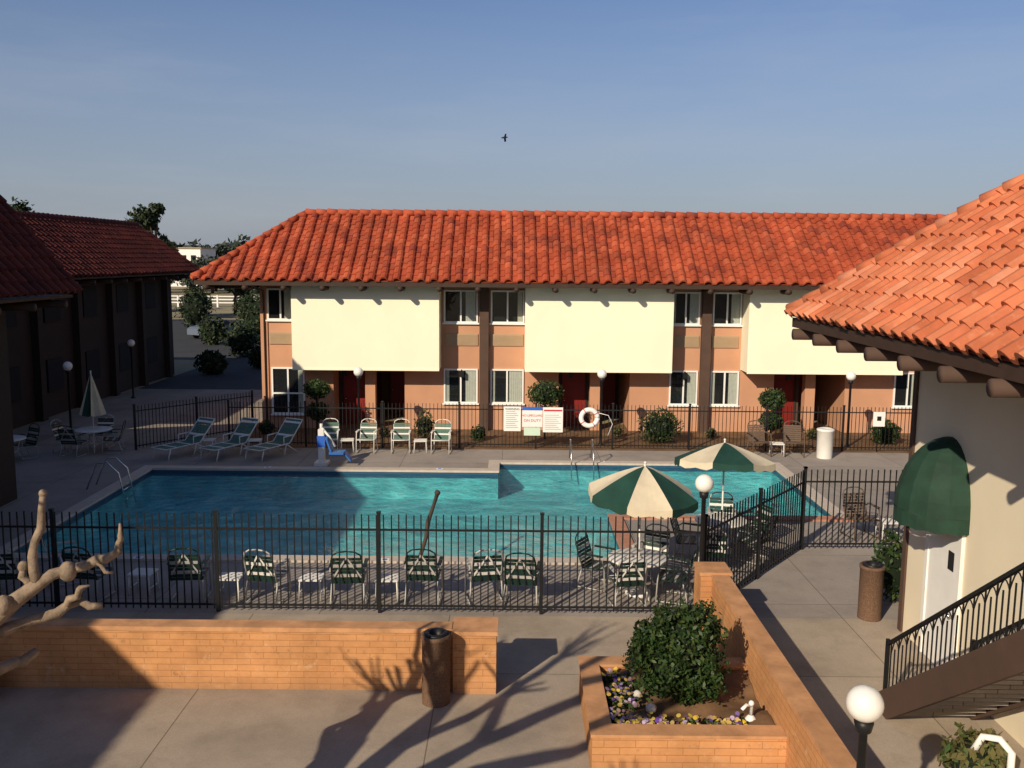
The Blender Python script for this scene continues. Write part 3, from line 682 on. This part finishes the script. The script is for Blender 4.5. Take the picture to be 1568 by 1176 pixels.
# ---------------------------------------------------------------- stairs right
stc=empty('exterior_staircase'); Yf=12.7;rs2,rn2=.185,.265;m=MB();n=22
def zs(y): return (Yf-y)*rs2/rn2
for i in range(n):
    y=Yf-i*rn2; m.box(5.46,6.6,y-rn2-.03,y,(i+1)*rs2-.05,(i+1)*rs2,'walk')
m.build('treads',stc)
m=MB()
ye=Yf-n*rn2
for x in(5.42,6.64): m.beam((x,Yf+.05,.10),(x,ye,zs(ye)+.06),.06,.40,'pilast')
m.build('stringers',stc)
m=MB()
for x in(5.42,6.64):
    m.beam((x,Yf-.02,1.08),(x,ye,zs(ye)+1.08),.05,.045,'blk'); m.beam((x,Yf-.02,.32),(x,ye,zs(ye)+.32),.03,.03,'blk')
    m.beam((x,Yf,.01),(x,Yf,1.14),.05,.05,'blk',up=(1,0,0))
    y=Yf-.12;q=0
    while y>ye:
        z=zs(y); m.beam((x,y,z+.32),(x,y,z+(1.06 if q%2==0 else .92)),.016,.016,'blk',up=(1,0,0))
        if q%2==0:
            pts=[]
            for a in range(7):
                t=a/6; yy=y-.24*t; pts.append((x,yy,zs(yy)+.88+.16*math.sin(math.pi*t)))
            m.tube(pts,.009,'blk',5)
        y-=.12;q+=1
m.build('railings',stc)

# ---------------------------------------------------------------- bare tree
t=MB()
def twig(p,d,L,r,depth,seg=4):
    pts=[Vector(p)];d=Vector(d).normalized();R=[r]
    for i in range(seg):
        d=(d+Vector((random.uniform(-1,1),random.uniform(-1,1),random.uniform(-.6,.9)))*.22).normalized(); pts.append(pts[-1]+d*L/seg); R.append(r*(1-.5*(i+1)/seg)*random.uniform(.92,1.15))
    t.tube([tuple(q) for q in pts],R,'bark',7)
    if depth>0:
        for k in range(random.randint(2,3)):
            i=random.randint(1,seg); dd=(d+Vector((random.uniform(-1,1),random.uniform(-1,1),random.uniform(-.3,.9)))*.8).normalized()
            twig(pts[i],dd,L*.62,R[i]*.75,depth-1,seg)
def limb(pts,R,tw=3,L=.6,off=(0,0,0),dep=1):
    pts=[(p[0]+off[0],p[1]+off[1],p[2]+(off[2] if i else 0)) for i,p in enumerate(pts)]
    Q=[Vector(pts[0])];RR=[R[0]]
    for i in range(len(pts)-1):
        a=Vector(pts[i]);b=Vector(pts[i+1])
        for k in(1,2,3):
            f=k/3;j=.035 if k<3 else 0
            Q.append(a.lerp(b,f)+Vector((random.uniform(-j,j),random.uniform(-j,j),random.uniform(-j,j))));RR.append((R[i]*(1-f)+R[i+1]*f)*random.uniform(.9,1.15))
    t.tube(Q,RR,'bark',9)
    p=Q[-1];d=(p-Q[-3]).normalized()
    if tw: t.ball(tuple(p),R[-1]*1.3,'bark',8,6)
    for i in range(tw):
        dd=(d*.8+Vector((random.uniform(-1,1),random.uniform(-1,1),random.uniform(-.2,1)))*.75)
        twig(p,dd,L*random.uniform(.7,1.2),R[-1]*.6,dep)
cr=(-4.85,5.85,2.1)
limb([(-5.05,5.6,0),(-5.0,5.65,1.1),cr],[.26,.2,.22],0)
limb([cr,(-5.15,6.9,2.6),(-5.1,7.8,2.9),(-4.95,8.1,3.0)],[.15,.12,.11,.09],0)
limb([(-4.95,8.1,3.0),(-4.5,8.5,3.38),(-4.1,8.65,3.52),(-3.78,8.7,3.66)],[.085,.065,.05,.038],0)
limb([(-3.8,8.7,3.66),(-3.76,8.68,3.78),(-3.77,8.7,3.93)],[.035,.028,.012],0); limb([(-4.0,8.66,3.56),(-3.85,8.68,3.44)],[.03,.012],0)
limb([(-4.5,8.5,3.38),(-4.5,8.5,3.8),(-4.42,8.55,4.25)],[.05,.04,.03],0); t.ball((-4.42,8.55,4.26),.04,'bark',8,6)
limb([(-4.55,8.5,3.35),(-4.62,8.5,3.55)],[.045,.03],0);t.ball((-4.62,8.5,3.56),.055,'bark',8,6)
limb([(-4.95,8.1,2.98),(-4.6,8.5,3.02),(-4.3,8.65,3.12),(-3.98,8.7,3.1)],[.075,.055,.045,.032],0)
limb([(-4.3,8.65,3.12),(-4.15,8.6,3.3),(-4.05,8.6,3.34)],[.04,.028,.012],0)
limb([(-5.15,7.3,2.7),(-5.1,8.1,2.62),(-4.75,8.5,2.6),(-4.6,8.6,2.68)],[.08,.065,.05,.04],0)
for p in((-5.0,8.1,3.05),(-4.72,8.3,3.25),(-4.25,8.6,3.48)): t.ball(p,.085,'bark',8,6,1.2)
o2=(.8,-1.0,.85)
C2=(-5.65,6.85,2.1)
limb([C2,(-5.3,6.5,3.2),(-4.9,6.2,4.2),(-4.45,5.7,4.9)],[.16,.13,.11,.085],6,.9,o2)
limb([C2,(-5.1,6.1,3.0),(-4.6,5.4,3.8),(-4.3,5.0,4.5)],[.15,.12,.10,.08],6,.85,o2)
limb([(-5.1,6.1,3.85),(-4.7,5.3,3.2),(-4.4,4.6,3.5)],[.10,.085,.07],4,.75,o2)
limb([C2,(-6.2,6.6,3.2),(-6.5,6.6,4.2)],[.13,.1,.08],4,.8,o2)
limb([C2,(-6.4,7.3,2.7),(-6.9,7.6,3.2)],[.12,.09,.07],4,.8,o2)
limb([(-4.9,6.2,5.05),(-5.0,5.9,4.8),(-4.9,5.8,5.4)],[.09,.075,.065],5,.8,o2)
limb([(-5.3,6.5,4.05),(-5.6,6.9,3.9),(-5.5,7.0,4.6)],[.09,.075,.065],5,.8,o2)
limb([cr,(-5.2,6.7,3.0),(-5.4,7.4,3.6)],[.12,.10,.08],5,.55,dep=0)
limb([cr,(-4.95,6.4,3.2),(-4.95,6.8,4.1)],[.12,.10,.08],5,.6,dep=0)
limb([(-4.95,6.4,3.2),(-4.6,6.3,4.0),(-4.5,6.3,4.5)],[.10,.08,.07],5,.6,dep=0)
t.build('bare_tree')

# ---------------------------------------------------------------- background
def tree(x,y,h,r,seed,k='leafd',name='tree',ls=.3):
    random.seed(seed); s=MB(); s.tube([(x,y,0),(x+.1,y,h*.4),(x,y,h*.8)],[r*.1,r*.07,r*.03],'trunk')
    for i in range(14):
        a=random.uniform(0,6.28);zz=random.uniform(.35,.97);q=r*(1.05-abs(zz-.55)*1.3)*random.uniform(.35,.8)
        c=(x+q*math.cos(a),y+q*math.sin(a),h*zz); s.tube([(x,y,h*zz*.7),c],[.12,.04],'trunk'); rr=r*random.uniform(.18,.36)
        leaves(s,c,(rr,rr,rr*.9),230,ls,k,.1,.35,seed*13+i)
    return s.build(name)
tree(-35.0,92,11.3,2.8,3);tree(-38,94,10,3,5);tree(-50,95,11.5,3.5,8);tree(-54,98,10,4,9);tree(-47,100,9.3,3,11)
def mass(name,pts,k,ls,n):
    s=MB()
    for i,(x,y,h,r) in enumerate(pts):
        s.tube([(x,y,0),(x,y,h*.6)],[.3,.15],'trunk')
        for q in range(6):
            leaves(s,(x+random.uniform(-r,r),y+random.uniform(-r,r),h*random.uniform(.3,.8)),(r*.7,r*.7,h*.25),n,ls,k,.2,.3,i*5+q)
    return s.build(name)
random.seed(4)
mass('distant_trees',[(-150+i*3.6+random.uniform(-2,2),245+random.uniform(-20,25),random.uniform(8,13.5),4.8) for i in range(50)],'leafh',.9,110)
mass('distant_trees',[(-66+i*3.4+random.uniform(-2,2),165+random.uniform(-8,8),random.uniform(4,7.2),3) for i in range(14)],'leafh',.6,110)
m=MB(); m.box(-72,-65,195,205,0,7.9,'wht'); m.box(-72.3,-64.7,194.7,205.3,7.9,8.1,'beige')
for i in range(3): m.box(-71+i*2,-70+i*2,194.9,194.99,5,6.5,'dark')
m.build('distant_building')
m=MB()
for z in(.5,.9,1.3): m.box(-60,-20,118,118.1,z,z+.14,'wht')
for i in range(17): m.box(-60+i*2.5,-59.8+i*2.5,117.95,118.15,0,1.5,'wht')
m.build('rail_fence')
for x,y,r,h in((-27.3,80,1.5,3.6),(-17.6,60,1.2,2.2),(-19.3,71,1.6,3.6),(-22.0,68,1.0,1.9),(-16.6,51,.8,1.2),(-14.5,54,.9,1.3),(-28,98,1.5,2.5),(-34,100,1.8,3)): bush(x,y,r,h,900,'leafd',.14,'round_shrub')
random.seed(9)
for x,y in((-31,104),(-28,108)): tree(x,y,6.5,2.2,int(-x),'leafd','tree',.28)
c=MB(); c.T=Matrix.Translation((-23.6,74,0))@Matrix.Rotation(math.radians(60),4,'Z')
pr=[(-2.2,.35),(-2.2,.8),(-1.9,.95),(-1.35,1.0),(-.85,1.42),(.45,1.45),(1.1,1.02),(1.95,.85),(2.2,.65),(2.2,.35)]
vs=[]
for y in(-.86,.86):
    for x,z in pr: vs.append((x,y*(.82 if z>1.2 else 1),z))
k=len(pr); c.add(vs,[tuple(range(k-1,-1,-1)),tuple(range(k,2*k))]+[(i,(i+1)%k,(i+1)%k+k,i+k) for i in range(k)],'car')
c.add([(-.8,-.73,1.38),(.42,-.73,1.4),(.95,-.88,1.06),(-1.2,-.88,1.06)],[(0,1,2,3)],'dark'); c.add([(-.8,.73,1.38),(.42,.73,1.4),(.95,.88,1.06),(-1.2,.88,1.06)],[(0,1,2,3)],'dark')
c.add([(.5,-.66,1.45),(.5,.66,1.45),(1.12,.76,1.06),(1.12,-.76,1.06)],[(0,1,2,3)],'dark'); c.add([(-.92,-.66,1.42),(-.92,.66,1.42),(-1.37,.76,1.04),(-1.37,-.76,1.04)],[(0,1,2,3)],'dark')
for x in(-1.35,1.35):
    for y in(-.8,.8): c.tube([(x,y-.1,.32),(x,y+.1,.32)],.32,'rubber',16); c.tube([(x,y-.12,.32),(x,y+.12,.32)],.17,'metal',12)
for y in(-.6,.6): c.box(2.18,2.23,y-.18,y+.18,.6,.75,'wht')
c.build('parked_car')
b=MB(); x,y,z=-.6,60,14.0; b.tube([(x-.22,y,z-.02),(x-.1,y,z),(x+.08,y,z+.02),(x+.2,y,z+.03)],[.02,.06,.055,.02],'bird')
b.add([(x-.05,y,z),(x+.08,y,z+.02),(x+.12,y-.2,z+.22),(x+.02,y-.35,z+.18)],[(0,1,2,3)],'bird');b.add([(x-.05,y,z),(x+.08,y,z+.02),(x+.1,y+.3,z-.2),(x-.02,y+.4,z-.22)],[(0,1,2,3)],'bird'); b.build('bird')

# ---------------------------------------------------------------- light, sky, camera
EL,AZ=math.radians(28.5),math.radians(33)
d=Vector((math.sin(AZ)*math.cos(EL),math.cos(AZ)*math.cos(EL),-math.sin(EL)))
sun=bpy.data.lights.new('sun','SUN'); sun.energy=5.0; sun.angle=math.radians(.5); sun.color=(1,.87,.67)
so=bpy.data.objects.new('sun',sun); so.rotation_euler=d.to_track_quat('-Z','Y').to_euler(); so.location=(-20,-30,30); COL.objects.link(so)
wd=bpy.data.worlds.new('World'); SC.world=wd; wd.use_nodes=True; nt=wd.node_tree; nt.nodes.clear()
o=N(nt,'ShaderNodeOutputWorld');bg=N(nt,'ShaderNodeBackground');bg.inputs[1].default_value=.055
sk=N(nt,'ShaderNodeTexSky',sky_type='NISHITA'); sk.sun_disc=False; sk.sun_elevation=EL; sk.sun_rotation=math.pi+AZ; sk.air_density=1.0; sk.dust_density=.8; sk.ozone_density=2.2
tint=mix(nt,1,sk.outputs[0],(1.35,1.36,1.6),'MULTIPLY')
tc=N(nt,'ShaderNodeTexCoord'); sp=N(nt,'ShaderNodeSeparateXYZ'); nt.links.new(tc.outputs['Generated'],sp.inputs[0])
hz=N(nt,'ShaderNodeMapRange'); hz.inputs['From Min'].default_value=-.02; hz.inputs['From Max'].default_value=.26; hz.inputs['To Min'].default_value=.85; hz.inputs['To Max'].default_value=0; nt.links.new(sp.outputs[2],hz.inputs['Value'])
hazed=mix(nt,hz.outputs[0],tint,(5.4,6.0,7.2))
v=coords(nt,(1.0,1.0,6.0),'Generated'); f=noise(nt,v,2.4,8,.58); cm=ramp(nt,f,[(.48,(0,0,0)),(.85,(.30,.30,.30))])
col=mix(nt,cm,hazed,(9.0,9.4,10.4)); nt.links.new(col,bg.inputs[0]); nt.links.new(bg.outputs[0],o.inputs[0])
cam=bpy.data.cameras.new('camera'); cam.sensor_width=36; cam.lens=32.67; cam.clip_end=6000; cam.clip_start=.1
co=bpy.data.objects.new('camera',cam); COL.objects.link(co)
co.matrix_world=Matrix.Translation((0,0,6.5))@Matrix.Rotation(math.radians(90-7.72),4,'X')@Matrix.Rotation(math.radians(.5),4,'Z')
SC.camera=co
SC.view_settings.view_transform='Standard'; SC.view_settings.look='None'; SC.view_settings.exposure=0
